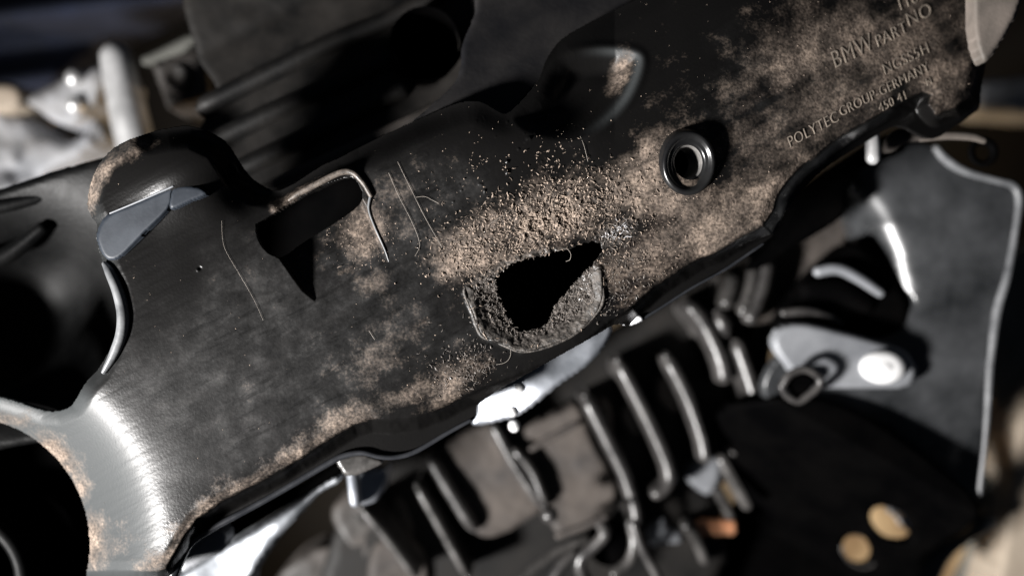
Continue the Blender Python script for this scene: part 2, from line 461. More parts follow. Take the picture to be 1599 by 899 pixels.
# ------------------------------------------------------------------ the cover: outlines
LOWER = [(289,870),(303,844),(335,824),(393,793),(450,761),(508,727),(537,712),(566,708),(589,713),(609,715),(640,710),(653,704),(700,675),
         (737,657),(744,645),(746,632),(784,606),(812,590),(858,564),(933,522),(956,508),(970,506),(980,508),(998,502),(1031,482),(1049,472),
         (1081,450),(1130,423),(1167,399),(1191,382),(1208,367),(1217,353),(1224,335),(1240,312),(1260,288),(1289,262),(1316,244),(1350,223),(1379,205),
         (1397,197),(1414,199),(1431,208),(1449,215),(1466,214),(1489,199),(1518,179),(1529,169),(1532,142),(1541,92),(1549,50),(1553,0),(1556,-90)]
UPPER = [(1060,-90),(1020,-20),(960,15),(915,38),(876,62),(853,92),(840,125),(812,160),(790,177),(772,170),(752,159),(728,158),(700,166),(642,191),(585,218),
         (528,247),(500,260),(440,296),(405,287),(378,262),(348,218),(300,197),(262,200),(235,206)]
LEFT = [(203,217),(176,232),(156,254),(142,285),(136,320),(144,341),(151,350),(151,378),(165,421),(179,452),(187,489),(182,519),(169,550),(152,577),
        (133,598),(112,632),(90,641),(68,640),(34,629),(0,619),(-60,604),(-125,596),(-125,660)]
ARC = [(-60 + 200 * math.sin(a), 850 - 200 * math.cos(a)) for a in np.linspace(-0.25, 1.78, 26)]
OUT = LOWER + UPPER + LEFT + ARC + [(136,925),(268,925),(278,897)]
TOPEDGE = [(262,876),(272,858),(290,828),(306,807),(341,781),(393,755),(450,724),(494,695),(531,672),(551,660),(580,652),(609,654),(650,649),(690,634),
           (722,618),(760,600),(830,574),(900,540),(955,497),(985,478),(1020,445),(1057,421),(1093,399),(1118,389),(1155,367),(1191,350),(1206,327),
           (1213,303),(1227,282),(1255,254),(1316,208),(1373,176),(1408,156),(1440,140),(1459,146),(1451,163),(1462,176),(1490,165),(1516,147),(1526,110),(1538,50),(1544,-90)]
INNER = TOPEDGE + [(1500,-400),(-500,-400),(-500,889),(140,889),(245,889),(257,884)]
HOLE = [(772,432),(787,420),(808,407),(837,400),(867,392),(888,388),(912,380),(928,375),(939,380),(943,391),(936,400),(920,420),(901,441),(880,463),
        (867,479),(861,492),(856,505),(840,515),(813,519),(803,513),(792,497),(784,479),(773,455)]
BOWL = [(748,428),(728,445),(724,458),(738,489),(750,521),(768,531),(792,541),(813,550),(845,543),(893,524),(922,502),(940,472),(942,440),(938,418),(915,390),(850,385),(790,405)]
SLOT = [(402,352),(430,334),(460,315),(499,292),(545,277),(560,288),(566,310),(549,330),(513,354),(471,380),(442,400),(420,396),(404,376)]
RAMP = [(398,350),(415,392),(436,404),(453,429),(471,454),(492,473),(545,446),(609,409),(602,390),(589,358),(578,332),(566,310),(550,275),(499,290),(460,313)]
LIP = [(428,323),(467,300),(499,283),(530,268),(550,267),(568,285),(582,307),(578,327),(588,356),(604,392),(609,408)]
DENT = [(800,180),(838,140),(856,105),(880,82),(930,72),(985,76),(1006,92),(998,130),(975,170),(935,205),(890,222),(845,218),(812,204)]
DENT = [(p[0], p[1]) for p in smooth(DENT, 5, True)]
BORE = (1079, 250)

def in_u(x, y): return (x - 800) * 0.878 - (y - 450) * 0.479
def in_v(x, y): return (x - 800) * 0.479 + (y - 450) * 0.878

def gauss(x, y, cx, cy, rx, ry, ang=0.0):
    a = math.radians(ang); dx = x - cx; dy = y - cy
    u = dx * math.cos(a) + dy * math.sin(a); v = -dx * math.sin(a) + dy * math.cos(a)
    return np.exp(-(u / rx) ** 2 - (v / ry) ** 2)

def dust_map(x, y):
    G = gauss
    d = 1.05 * G(x, y, 850, 342, 112, 46, -18) + 0.8 * G(x, y, 730, 400, 45, 38) + 0.95 * G(x, y, 1008, 262, 42, 95, 22) + 0.7 * G(x, y, 1045, 320, 70, 40)
    d += 0.75 * G(x, y, 1060, 385, 130, 50, -28) + 0.8 * G(x, y, 1160, 330, 70, 36, -40) + 0.45 * G(x, y, 1200, 200, 90, 80)
    d += 0.62 * G(x, y, 1290, 90, 90, 38, -25) + 0.62 * G(x, y, 1420, 80, 80, 50, -28) + 0.7 * G(x, y, 1490, 95, 45, 95, 8) + 0.5 * G(x, y, 1330, 30, 150, 50, -20) + .4 * G(x, y, 1310, 160, 110, 40, -28)
    d += 0.7 * np.exp(-(pdist([(240,885),(285,833),(341,781),(450,722),(551,658)], x, y) / 22) ** 2)
    d += 0.8 * np.exp(-(pdist([(1105,388),(1191,346),(1210,305),(1258,250)], x, y) / 15) ** 2)
    d += 0.9 * G(x, y, 560, 372, 46, 42, -28) + 0.5 * G(x, y, 525, 410, 45, 30)
    d += 0.7 * np.exp(-(pdist(LIP[:5], x, y) / 9) ** 2)
    d += 0.35 * G(x, y, 640, 620, 130, 26, -28) + 0.45 * G(x, y, 590, 448, 22, 28) + 0.3 * G(x, y, 560, 505, 50, 14, -15) + .45 * G(x, y, 705, 610, 50, 22, -30) + .2 * G(x, y, 660, 330, 60, 70)
    d += 0.62 * G(x, y, 95, 722, 62, 24, 48) + 0.55 * np.exp(-((np.hypot(x + 60, y - 850) - 207) / 16) ** 2) * (y > 560) + 0.2 * G(x, y, 180, 850, 60, 50)
    d += 0.9 * np.exp(-(pdist([(143,330),(150,285),(172,250),(205,228),(240,215)], x, y) / 13) ** 2)
    d += 2.6 * G(x, y, 966, 112, 14, 34, 18)
    d += 0.10 * G(x, y, 640, 500, 150, 100, -28) + 0.22 * G(x, y, 600, 570, 60, 30, -28)
    d += 0.04 + 0.48 * G(x, y, 1390, 80, 210, 110, -20)
    v = in_v(x, y); u = in_u(x, y)
    pat = 0.7 * fbm(x, y, 70, 5, 11) + 0.9 * fbm(u, v * 5, 110, 5, 15)
    pat = pat + 0.6 * fbm(x, y, 26, 3, 17)
    d = d * (0.74 + 0.62 * pat) + 0.05 * pat
    # hidden sides stay clean: dust settles on faces that look up
    side = np.clip(sdf(INNER, x, y, 60) / 6, 0, 1)
    d = d * (1 - side)
    d = d * ss(0, 24, pdist(UPPER, x, y, 60))
    d = d * (1 - 0.9 * ss(30, 60, -sdf(DENT, x, y, 90) * 2) * (1 - ss(915, 955, x)))
    d = d * (1 - 0.92 * gauss(x, y, 850, 110, 170, 95, -20)) * (1 - 0.9 * gauss(x, y, 290, 260, 75, 45))
    return np.clip(d, 0, 1.2)

def fuzz_map(x, y):
    b = sdf(BOWL, x, y, 60)
    f = ss(3, -6, b) if False else 1 - ss(-6, 3, b)
    f = f * (0.65 + 0.35 * fbm(x, y, 25, 3, 31))
    f = np.maximum(f, 0.9 * gauss(x, y, 962, 364, 26, 15, -22))
    return np.clip(f, 0, 1)

def cover_z(x, y, fine=True):
    x = np.asarray(x, float); y = np.asarray(y, float)
    u = in_u(x, y); v = in_v(x, y)
    z = -0.00034 * np.clip(u - 170, 0, None) ** 2
    z = z + 2.0 * fbm(x, y, 160, 3, 3)
    yl = np.interp(x, [300, 560, 740, 870, 960, 1040, 1130, 1230, 1400], [150, 250, 205, 215, 205, 140, 60, -30, -160])
    s = (yl - y) * 0.85
    z = z - 0.55 * 0.5 * (s + np.sqrt(s * s + 400)) * ss(420, 620, x)
    dT = sdf(INNER, x, y, 80) + 2.2 * fbm(x, y, 26, 3, 5)
    z = z - 5 * ss(-14, 2, dT) - 58 * ss(-1, 24, dT)
    # bevel along the upper edge
    dU = pdist(UPPER, x, y, 60)
    z = z - (30 - 23 * ss(660, 760, x)) * (1 - ss(2, 38, dU))
    # rounded rim of the left openings
    dL = pdist(LEFT, x, y, 60)
    z = z - 15 * (np.clip(1 - dL / 24, 0, 1)) ** 1.5
    # cone towards the lower left pipe opening
    t = 286 - np.hypot(x + 60, y - 850); k = 40.0
    z = z - 1.05 * 0.5 * (t + np.sqrt(t * t + k * k))
    # louvre
    r = sdf(RAMP, x, y, 40)
    q = ((x - 550) * (-0.479) + (y - 441) * (-0.878))     # distance up the ramp from its toe
    z = z - np.clip(q + 4, 0, 110) * 0.42 * ss(0, 7, -r)
    z = z + 6 * np.exp(-(pdist(LIP[:5], x, y, 40) / 6.5) ** 2) 
    # shoulder dome at the upper left, hollow beside it
    z = z + 34 * gauss(x, y, 285, 262, 92, 56, -22) - 34 * gauss(x, y, 392, 292, 46, 40)
    # shallow dent in the upper right
    z = z - 36 * ss(0, 50, -sdf(DENT, x, y, 80)) + 3 * np.exp(-(sdf(DENT, x, y, 80) / 7) ** 2) * ss(860, 920, x)
    # torn bowl round the hole
    b = sdf(BOWL, x, y, 60)
    z = z + 2.8 * np.exp(-((b + 1) / 4.0) ** 2) * (y > 415) * (0.8 + 0.6 * fbm(x, y, 14, 2, 21)) - 15 * ss(0, 50, -b)
    z = z + 6 * gauss(x, y, BORE[0], BORE[1], 62, 66)
    if fine:
        d = np.clip(dust_map(x, y), 0, 1); f = fuzz_map(x, y)
        near = gauss(x, y, 850, 345, 150, 75, -20)
        z = z + d * (0.5 + 6.0 * near ** 1.5) * (fbm(x, y, 8.5, 3, 41, 0.6) + 0.35) + f * 5.5 * fbm(x, y, 8.0, 3, 47, 0.7)
        z = z + 0.25 * fbm(u, v * 9, 60, 3, 51)
        for cx, cy, r in ((312,419,2.6),):
            z = z - 3.5 * gauss(x, y, cx, cy, r, r * 0.8, 30) + 1.4 * gauss(x, y, cx - r * 1.3, cy + r, r * 0.9, r * 0.6, 40)
        pit = np.clip(fbm(x, y, 9, 2, 61) - 0.62, 0, 1) * 6 * gauss(x, y, 790, 260, 160, 60, -20)
        z = z + pit * 2.5
    return z

# ------------------------------------------------------------------ the cover: build
cover = bpy.data.objects.new('duct_cover', None); scene.collection.objects.link(cover)
cover.location = W(800, 450, -60); cover['_b'] = tuple(W(800, 450, -60)); cover.empty_display_size = 0.01
cover['label'] = 'worn black plastic engine duct cover with a ragged hole torn through its dusty face'
cover['category'] = 'duct cover'

OUT_S = smooth(LOWER, 3)[:-1] + smooth(UPPER, 3)[:-1] + smooth(LEFT, 3) + ARC + [(136,925),(268,925),(278,897)]
OUT_S = [(p[0], p[1]) for p in OUT_S]
step = 1.6
xs = np.arange(-130, 1566, step); ys = np.arange(-95, 930, step)
X, Y = np.meshgrid(xs, ys)
F = sdf(OUT_S, X, Y, 12)
hf = sdf(HOLE, X, Y, 30) + 2.6 * fbm(X, Y, 7, 3, 71, .7) * (sdf(HOLE, X, Y, 30) < 15)
F = np.maximum(F, -hf)
F = np.maximum(F, -sdf([(p[0], p[1]) for p in smooth(SLOT, 4, True)], X, Y, 12))
F = np.maximum(F, 28 - np.hypot((X - BORE[0]), (Y - BORE[1]) / 1.1))
V, quads, polys, rim = clip_grid(xs, ys, F)
px, py = V[:, 0], V[:, 1]
zz = cover_z(px, py)
dust = dust_map(px, py); fuzz = fuzz_map(px, py)
wear = ss(-0.1, 0.5, 0.75 * gauss(px, py, 420, 560, 330, 150, -28) + 0.5 * gauss(px, py, 640, 330, 90, 60, -28) + .45 * gauss(px, py, 1300, 130, 260, 130, -28) + 0.2 * fbm(px, py, 90, 3, 81) - 0.12)
wear *= 1 - np.clip(sdf(INNER, px, py, 30) / 6, 0, 1)
wear *= (1 - np.exp(-(t_ := np.clip(pdist(UPPER, px, py, 60), 0, 60) / 30) ** 2))
wear *= 1 - ss(-30, 5, 300 - np.hypot(px + 60, py - 850))
kk = (D - cover_z(px, py, False)) / D
satin_highlight = ss(-30, 25, 300 - np.hypot(px + 60, py - 850)) * (py > 560) + 0.3 * (1 - ss(10, 26, pdist(LEFT, px, py, 60)))  # satin flange, plus a paler band painted for the rim's highlight
satin_highlight = np.clip(satin_highlight + 0.9 * np.exp(-((sdf(DENT, px, py, 60) + 9) / 7) ** 2) * ss(895, 985, px), 0, 1)  # paler crescent painted as the lit far wall of the dent
P = np.stack([(px - CX) * kk, (CY - py) * kk, zz], 1)
rv = sorted({v for e in rim for v in e}); mm = {v: len(P) + i for i, v in enumerate(rv)}
low = P[rv].copy(); low[:, 2] -= 13
P = np.concatenate([P, low], 0)
ext = lambda a: np.concatenate([a, a[rv] * 0.3])
polys = polys + [(b, a, mm[a], mm[b]) for a, b in rim]
panel = link('panel', mesh_from('panel', P * S, quads, polys, {'dust': ext(dust), 'fuzz': ext(fuzz), 'wear': ext(wear), 'satin': ext(satin_highlight)}), M['cover'], cover)

def zat(x, y): return float(cover_z(np.array([x]), np.array([y]), False)[0])

# duct behind the cover, coloured near black so hole and slot read unlit
UNDER = [(300,800),(560,640),(740,600),(940,500),(1180,350),(1260,250),(1420,150),(1500,130),(1510,-90),(1080,-90),(880,85),(800,200),(600,235),(430,330),(250,330),(215,430),(220,520),(190,600),(270,690)]
def _shrunk(poly, f): return [(CX + (x - CX) * f, CY + (y - CY) * f) for x, y in poly]
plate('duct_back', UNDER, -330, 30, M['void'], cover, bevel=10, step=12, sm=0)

tube('rim_bead', [(163,412,-8,4),(171,424,-4,7.5),(184,454,-2,9),(192,488,-2,9.5),(190,520,-2,9),(178,552,-4,7.5),(162,580,-8,4)], M['satinbead'], cover, n=8, sides=18)  # bead added along the rim to give it a bright highlight
tube('louvre_lip', [(452,312,-4,2.5),(467,302,-2,4.5),(499,285,-1,5),(530,270,-1,5),(550,269,-1,5),(567,285,-1,4.5),(579,305,-1,4)], M['lip'], cover, n=7, sides=14)
tube('louvre_lip', [(579,305,-1,2.6),(576,327,-2,2.0),(586,356,-1.5,1.7),(601,390,-1.5,1.4),(607,408,-3,1.0)], M['satinbead'], cover, n=7, sides=12)  # thin pale tube added as the bright line on the louvre's edge
tube('melted_lip', [(x + 1.5 * math.sin(i * 2.1), y + 1.5 * math.cos(i * 1.7), 0.2 + 0.8 * math.sin(i * 1.3), 2.2 + 1.0 * math.sin(i * 2.7)) for i, (x, y) in enumerate(BOWL[1:13])], M['skin'], cover, n=8, sides=10)
TI = [(850 + (x - 850) * 0.80, 458 + (y - 458) * 0.76) for x, y in BOWL[2:14]]
plate('torn_skin', BOWL[1:14] + TI[::-1][:12], 2.5, 9, M['skin'], cover, bevel=3.0, step=1.6, sm=3, noise=3.0, nscale=13, seed=5, bulge=lambda x, y: -9 * ss(0, 26, -sdf(BOWL, x, y, 60)))
plate('shelf', [(640,196),(700,172),(742,164),(790,188),(856,118),(966,22),(1075,-90),(770,-90),(742,20),(722,70),(716,118),(690,150)], -52, 30, M['shelf'], cover, bevel=8, step=4, sm=3,
      bulge=lambda x, y: -0.55 * np.clip(190 - y, 0, 400) * 0.8)
# rolled bead along the lower edge
bead = [(266,912,-66,8),(272,893,-64,8),(283,868,-62,7.5),(299,845,-61,6.5),(332,824,-60,5.5),(393,792,-60,5),(450,760,-60,5),(508,726,-60,5),(537,711,-60,5),(566,706,-60,4.5),(592,712,-60,4.5),(618,713,-60,4.2),(650,704,-60,4),(700,675,-60,3.6),(735,656,-60,3)]
tube('edge_bead', bead, M['gloss'], cover, n=6, sides=14)
bead2 = [(998,501,-61,2.4),(1031,481,-61,2.4),(1081,449,-61,2.4),(1130,422,-61,2.4),(1191,381,-66,2.4)]
tube('edge_bead', bead2, M['gloss'], cover, n=5, sides=8)

# threaded boss
zb = zat(*BORE)
prof = [(50, -10), (47.5, -1), (46, 4), (44.6, 7.5), (42.5, 9.5), (40, 10), (37, 8.5), (35, 5.5), (33, 4), (30, 3.5), (27.5, 2), (26, -1), (25.5, -4), (25.5, -70)]
boss = lathe('boss', prof, BORE[0] - 5, BORE[1] + 5, zb, M['bossblack'], cover, sides=64, sx=0.95, sy=1.10, tilt=(0.10, 0.10))
thr = []
for i in range(17):
    thr += [(25.2, -3 - i * 4.2), (22.2, -3 - i * 4.2 - 2.1)]
lathe('thread', thr, BORE[0] - 4, BORE[1] + 4, zb, M['insert'], boss, sides=48, sx=0.95, sy=1.10, tilt=(0.10, 0.10))

# faceted gusset under the shoulder
def polymesh(name, faces, mat, parent, bev=1.2, **tags):
    verts = []; idx = {}; Fc = []
    for f in faces:
        r = []
        for p in f:
            if p not in idx: idx[p] = len(verts); verts.append(tuple(A(*p)))
            r.append(idx[p])
        Fc.append(r)
    me = bpy.data.meshes.new(name); me.from_pydata(verts, [], Fc)
    o = link(name, me, mat, parent, **tags)
    b = o.modifiers.new('bevel', 'BEVEL'); b.width = bev * S; b.segments = 2; b.limit_method = 'ANGLE'
    return o
GZ = 15
plate('gusset', [(168,335),(220,313),(268,292),(270,300),(264,326),(226,364),(188,402),(166,404),(154,384),(152,362)], GZ, 40, M['bluegrey'], cover, bevel=5, step=2, sm=3,
      bulge=lambda x, y: 0.10 * (x - 210) - 0.06 * (y - 350))
plate('gusset', [(270,293),(300,290),(318,295),(323,304),(300,314),(266,327)], GZ + 9, 40, M['bluegrey'], cover, bevel=5, step=2, sm=3,
      bulge=lambda x, y: 0.0 * (x - 290) - 0.04 * (y - 305))
tube('gusset_edge', [(172,333,GZ - 2,1.3),(220,313,GZ + 4,1.5),(270,291,GZ + 11,1.6)], M['tab'], cover, n=8, sides=8)  # pale tube standing in for the bright line along the gusset

# ------------------------------------------------------------------ lettering moulded into the right end
def letter(text, x, y, ang, h, stretch, mat, shear=-0.16):
    cu = bpy.data.curves.new('lettering', 'FONT'); cu.body = text; cu.size = 1.0; cu.extrude = 0.05; cu.offset = -0.012; cu.resolution_u = 4
    cu.space_character = 1.08
    tmp = bpy.data.objects.new('tmp_text', cu); scene.collection.objects.link(tmp)
    dg = bpy.context.evaluated_depsgraph_get()
    me = bpy.data.meshes.new_from_object(tmp.evaluated_get(dg))
    bpy.data.objects.remove(tmp); bpy.data.curves.remove(cu)
    me.name = 'lettering'
    n = len(me.vertices); co = np.empty(n * 3, np.float32); me.vertices.foreach_get('co', co); co = co.reshape(-1, 3)
    cap = h / 0.70
    lx = co[:, 0] * cap * stretch; ly = co[:, 1] * cap
    lx = lx + shear * -ly
    a = math.radians(ang); c, s = math.cos(a), math.sin(a)
    gx = x + lx * c - ly * s * 1.0; gy = y - (lx * s + ly * c)
    zc = cover_z(gx, gy, False); z = zc + np.where(co[:, 2] > 0, 1.1, -3); kk = (D - zc) / D
    me.vertices.foreach_set('co', (np.stack([(gx - CX) * kk, (CY - gy) * kk, z], 1) * S).astype(np.float32).ravel())
    me.materials.clear()
    return link('lettering', me, mat, cover)
letter('118674', 1403, 19, 27, 22, 0.72, M['text'])
letter('BMW', 1303, 108, 27, 27, 0.74, M['text'])
letter('PART', 1370, 75, 27, 19, 0.80, M['text'])
letter('NO', 1418, 43, 27, 21, 0.9, M['text'])
letter('NGSS5H', 1381, 118, 27, 17, 0.86, M['text'])
letter('POLYTEC', 1233, 231, 28.5, 17, 0.82, M['text'])
letter('GROUP-GERMANY', 1313, 183, 27.5, 15.5, 0.80, M['text'])
letter('450 41', 1374, 176, 27, 14, 0.84, M['text'])
letter('M', 1447, 135, 27, 11, 0.84, M['text'])

# ------------------------------------------------------------------ loose dust on the cover (uncountable)
def scatter_points(n, weight):
    x = rng.uniform(0, 1560, n * 40); y = rng.uniform(0, 890, n * 40)
    w = weight(x, y)
    keep = rng.uniform(0, 1, len(x)) < w
    x, y = x[keep][:n], y[keep][:n]
    # only where the cover is
    f = np.maximum(sdf(OUT_S, x, y, 12), -sdf(HOLE, x, y, 12) - 2)
    f = np.maximum(f, -sdf(SLOT, x, y, 12)); f = np.maximum(f, 46 - np.hypot(x - BORE[0] + 5, (y - BORE[1] - 5) / 1.12))
    f = np.maximum(f, sdf(INNER, x, y, 12) + 1)
    ok = f < 0
    return x[ok], y[ok]

OCT = np.array([(1,0,0),(-1,0,0),(0,1,0),(0,-1,0),(0,0,1),(0,0,-1)], float)
OCF = np.array([(0,2,4),(2,1,4),(1,3,4),(3,0,4),(2,0,5),(1,2,5),(3,1,5),(0,3,5)])
def crumbs(name, x, y, size, mat, parent, lift=0.2):
    n = len(x); z = cover_z(x, y)
    a = rng.uniform(0, 6.283, n)
    sc = size[:, None] * rng.uniform(0.45, 1.0, (n, 3)); sc[:, 0] *= rng.uniform(1.0, 3.0, n); sc[:, 2] *= 0.8
    Vv = OCT[None] * sc[:, None, :] * rng.uniform(0.7, 1.3, (n, 6, 1))
    c, s = np.cos(a)[:, None], np.sin(a)[:, None]
    vx = Vv[..., 0] * c - Vv[..., 1] * s; vy = Vv[..., 0] * s + Vv[..., 1] * c
    tiltv = rng.uniform(-.5, .5, (n, 1)); vz = Vv[..., 2] + vx * tiltv
    kk = ((D - z) / D)[:, None]
    Pp = np.stack([(x[:, None] - CX) * kk + vx, (CY - y[:, None]) * kk - vy, z[:, None] + vz + lift * size[:, None]], -1).reshape(-1, 3)
    Ff = (OCF[None] + (np.arange(n) * 6)[:, None, None]).reshape(-1, 3)
    me = mesh_from(name, Pp * S, np.zeros((0, 4)), [tuple(f[::-1]) for f in Ff.tolist()])
    me.polygons.foreach_set('use_smooth', np.zeros(len(me.polygons), bool))
    return link(name, me, mat, parent, kind='stuff')

def w_brown(x, y):
    d = np.clip(dust_map(x, y), 0, 1)
    return 0.9 * gauss(x, y, 850, 342, 105, 44, -18) * (0.3 + d) + 0.03 * d ** 2 + 0.5 * gauss(x, y, 800, 265, 120, 45, -15) * np.clip(fbm(x, y, 18, 2, 91), 0, 1) + 0.0018 \
        + 0.35 * gauss(x, y, 728, 405, 38, 34) + 0.25 * gauss(x, y, 1000, 400, 70, 50, -28) + .3 * gauss(x, y, 565, 375, 40, 36) + 0.25 * np.exp(-((np.hypot(x - 1074, (y - 255) / 1.1) - 48) / 5) ** 2) + .25 * gauss(x, y, 715, 590, 45, 30)
x, y = scatter_points(6000, w_brown)
crumbs('dust_crumbs', x, y, 0.5 + 2.2 * rng.random(len(x)) ** 3.0 * gauss(x, y, 840, 330, 220, 120, -20) + 0.5 * rng.random(len(x)) ** 3, M['crumb'], cover)
def w_grey(x, y):
    return 0.9 * (1 - ss(-28, -18, sdf(BOWL, x, y, 60) - 12 * (y < 470))) + 0.8 * gauss(x, y, 960, 364, 24, 14, -22) + 0.2 * gauss(x, y, 960, 450, 40, 60)+ 0.25 * gauss(x, y, 730, 570, 40, 40)
x, y = scatter_points(3200, w_grey)
crumbs('shredded_crumbs', x, y, 0.7 + 1.3 * rng.random(len(x)) ** 2, M['crumbgrey'], cover)

def fibres(name, x, y, length, rad, mat, parent, stand=0.35, kind='stuff'):
    n = len(x); K = 5
    ang = rng.uniform(0, 6.283, n); bend = rng.normal(0, 1.1, n); el = rng.uniform(-0.1, stand, n)
    t = np.linspace(-0.5, 0.5, K)
    a = ang[:, None] + bend[:, None] * t[None]
    dx = np.cos(a) * length[:, None] / (K - 1); dy = np.sin(a) * length[:, None] / (K - 1)
    gx = x[:, None] + np.cumsum(dx, 1) - dx.sum(1, keepdims=True) / 2; gy = y[:, None] + np.cumsum(dy, 1) - dy.sum(1, keepdims=True) / 2
    z0 = cover_z(x, y)[:, None] + 0.8
    gz = z0 + (np.linspace(0, 1, K)[None] ** 1.4) * length[:, None] * el[:, None] + 0.5 * np.sin(np.linspace(0, 3.14, K))[None]
    kk = (D - z0) / D
    C = np.stack([(gx - CX) * kk, (CY - gy) * kk, gz], -1)                    # n,K,3
    T = np.gradient(C, axis=1); T /= np.linalg.norm(T, axis=2, keepdims=True) + 1e-9
    up = np.zeros_like(T); up[..., 2] = 1
    B = np.cross(T, up); B /= np.linalg.norm(B, axis=2, keepdims=True) + 1e-9
    N = np.cross(B, T)
    taper = np.array([0.6, 1, 1, 0.9, 0.4])[None, :, None, None]
    ring = []
    for k in range(3):
        q = 2 * math.pi * k / 3
        ring.append(B * math.cos(q) + N * math.sin(q))
    R = np.stack(ring, 2) * rad[:, None, None, None] * taper
    Pp = (C[:, :, None, :] + R).reshape(-1, 3)
    fs = []
    for i in range(K - 1):
        for k in range(3):
            fs.append((i * 3 + k, i * 3 + (k + 1) % 3, (i + 1) * 3 + (k + 1) % 3, (i + 1) * 3 + k))
    fs = np.array(fs)
    Q = (fs[None] + (np.arange(n) * K * 3)[:, None, None]).reshape(-1, 4)
    return link(name, mesh_from(name, Pp * S, Q, []), mat, parent, kind='stuff')

def w_fb(x, y):
    return 0.8 * gauss(x, y, 850, 345, 110, 45, -18) + 0.3 * gauss(x, y, 720, 400, 40, 34) + 0.12 * gauss(x, y, 980, 380, 60, 50)
x, y = scatter_points(2600, w_fb)
fibres('dust_fluff', x, y, 2.5 + 6 * rng.random(len(x)) ** 2, rng.uniform(0.3, 1.0, len(x)), M['crumb'], cover)
x, y = scatter_points(3000, w_grey)
fibres('shredded_fluff', x, y, rng.uniform(3, 8, len(x)), rng.uniform(0.3, 0.7, len(x)), M['crumbgrey'], cover, 0.5)
x, y = scatter_points(1500, lambda x, y: gauss(x, y, 964, 362, 20, 11, -24))
fibres('scuffed_fluff', x, y, rng.uniform(3, 9, len(x)), rng.uniform(0.4, 0.8, len(x)), M['scuff'], cover, 0.3)
x, y = scatter_points(260, lambda x, y: np.exp(-((sdf(BOWL, x, y, 30) + 2) / 2.5) ** 2) * (y > 430))
fibres('torn_edge_fluff', x, y, rng.uniform(6, 16, len(x)), rng.uniform(0.4, 0.8, len(x)), M['crumb'], cover, 0.2)

# single hairs one can point to
HAIRS = [([(621,253),(640,292),(664,340),(690,386)], 'long straight pale hair lying above the torn hole, right of the louvre'),
         ([(607,270),(622,305),(640,340),(652,368),(655,385),(648,400)], 'thin hair with a hooked end, just right of the louvre'),
         ([(346,345),(350,385),(372,425),(395,465),(411,500)], 'faint wavy hair left of the louvre on scuffed black plastic'),
         ([(791,533),(797,545),(796,558),(788,566),(775,569)], 'hooked hair hanging below the torn hole'),
         ([(870,392),(884,388),(891,396),(890,405),(884,408)], 'tiny curled hair curving over the upper edge of the hole'),
         ([(906,213),(912,228),(918,252)], 'short hair below the dent in the upper face'),
         ([(650,308),(663,307),(674,312),(685,318)], 'short curved hair crossing the long straight hair'),
         ([(576,516),(585,530)], 'very short pale hair left of the torn hole on the scuffed face'),
         ([(762,352),(780,340),(797,329)], 'short stiff hair in brown dust above the hole')]
for pts, lab in HAIRS:
    zs = [float(cover_z(np.array([p[0]]), np.array([p[1]]), True)[0]) + 2.0 for p in pts]
    zs = [max(z, max(zs) - 8) for z in zs]
    tube('hair', [(p[0], p[1], z, 0.16 if pts[0][0] < 400 else 0.25) for p, z in zip(pts, zs)], M['fibre'], None, n=7, sides=5,
         label=lab, category='hair', group='hairs lying on the cover')

# ------------------------------------------------------------------ ribbed housing above the cover
housing = thing('ribbed_housing', 560, 100, -260, 'dark ribbed plastic housing behind the upper edge of the duct cover', 'housing')
HB = [(330,240),(400,300),(440,305),(640,215),(760,190),(840,160),(1120,-80),(360,-80),(300,60),(345,150),(310,200)]
def house_z(x, y):
    v = -in_v(x, y)                      # grows towards the upper left
    return -0.45 * np.clip(v - 150, 0, 400) + 0.0 * x
plate('body', HB, -130, 80, M['housing'], housing, bulge=house_z, bevel=8, step=6, noise=4, nscale=60, sm=3,
      holes=[[(665 + 52 * math.cos(a), 74 + 56 * math.sin(a)) for a in np.linspace(0, 6.283, 25)[:-1]]])
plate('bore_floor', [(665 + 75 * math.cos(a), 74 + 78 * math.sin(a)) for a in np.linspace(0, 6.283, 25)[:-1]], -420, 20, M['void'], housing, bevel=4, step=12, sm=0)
# ------------------------------------------------------------------ upper left background
cast = thing('alloy_casting', 70, 210, -760, 'rough silver alloy casting at the upper left, beside the steel tube', 'casting')
plate('flange', [(-60,150),(10,168),(45,185),(75,212),(110,222),(140,205),(150,190),(166,196),(176,214),(170,228),(130,245),(90,262),(40,300),(-10,312),(-60,320)], -760, 120, M['casting'], cast,
      bulge=lambda x, y: 26 * fbm(x, y, 60, 3, 101), bevel=22, step=5)
plate('lug', [(42,156),(90,128),(150,104),(168,112),(160,150),(140,172),(115,196),(85,190),(60,172)], -700, 150, M['casting'], cast,
      bulge=lambda x, y: 12 * fbm(x, y, 50, 3, 103), bevel=16, step=5)
lathe('bolt', [(13, -20), (13, 4), (10, 9), (0.01, 11)], 116, 122, -690, M['steel'], cast, sides=20)
lathe('bolt', [(13, -20), (13, 4), (10, 9), (0.01, 11)], 117, 164, -690, M['steel'], cast, sides=20)
plate('boss', [(-60,140),(-20,130),(25,132),(38,150),(30,172),(-10,178),(-60,170)], -740, 120, M['beige'], cast, bevel=14, step=6)
tube('steel_tube', [(182,92,-640,25),(190,130,-640,27),(205,196,-640,29),(214,232,-640,29)], M['steel'], None, n=6, sides=24,
     label='upright bright steel tube beside the rough silver casting', category='tube')
sb = thing('square_cap', 275, 125, -560, 'dusty brown square cap right of the bright steel tube', 'cap')
plate('cap', [(236,100),(312,74),(322,100),(330,150),(262,170)], -560, 160, M['dustdark'], sb, bevel=10, step=5, sm=0, bulge=lambda x, y: -10 * gauss(x, y, 280, 122, 26, 26))
lathe('dimple', [(24, -4), (21, 4), (15, 5), (12, -2), (0.01, -3)], 276, 122, -560, M['dustdark'], sb, sides=28)
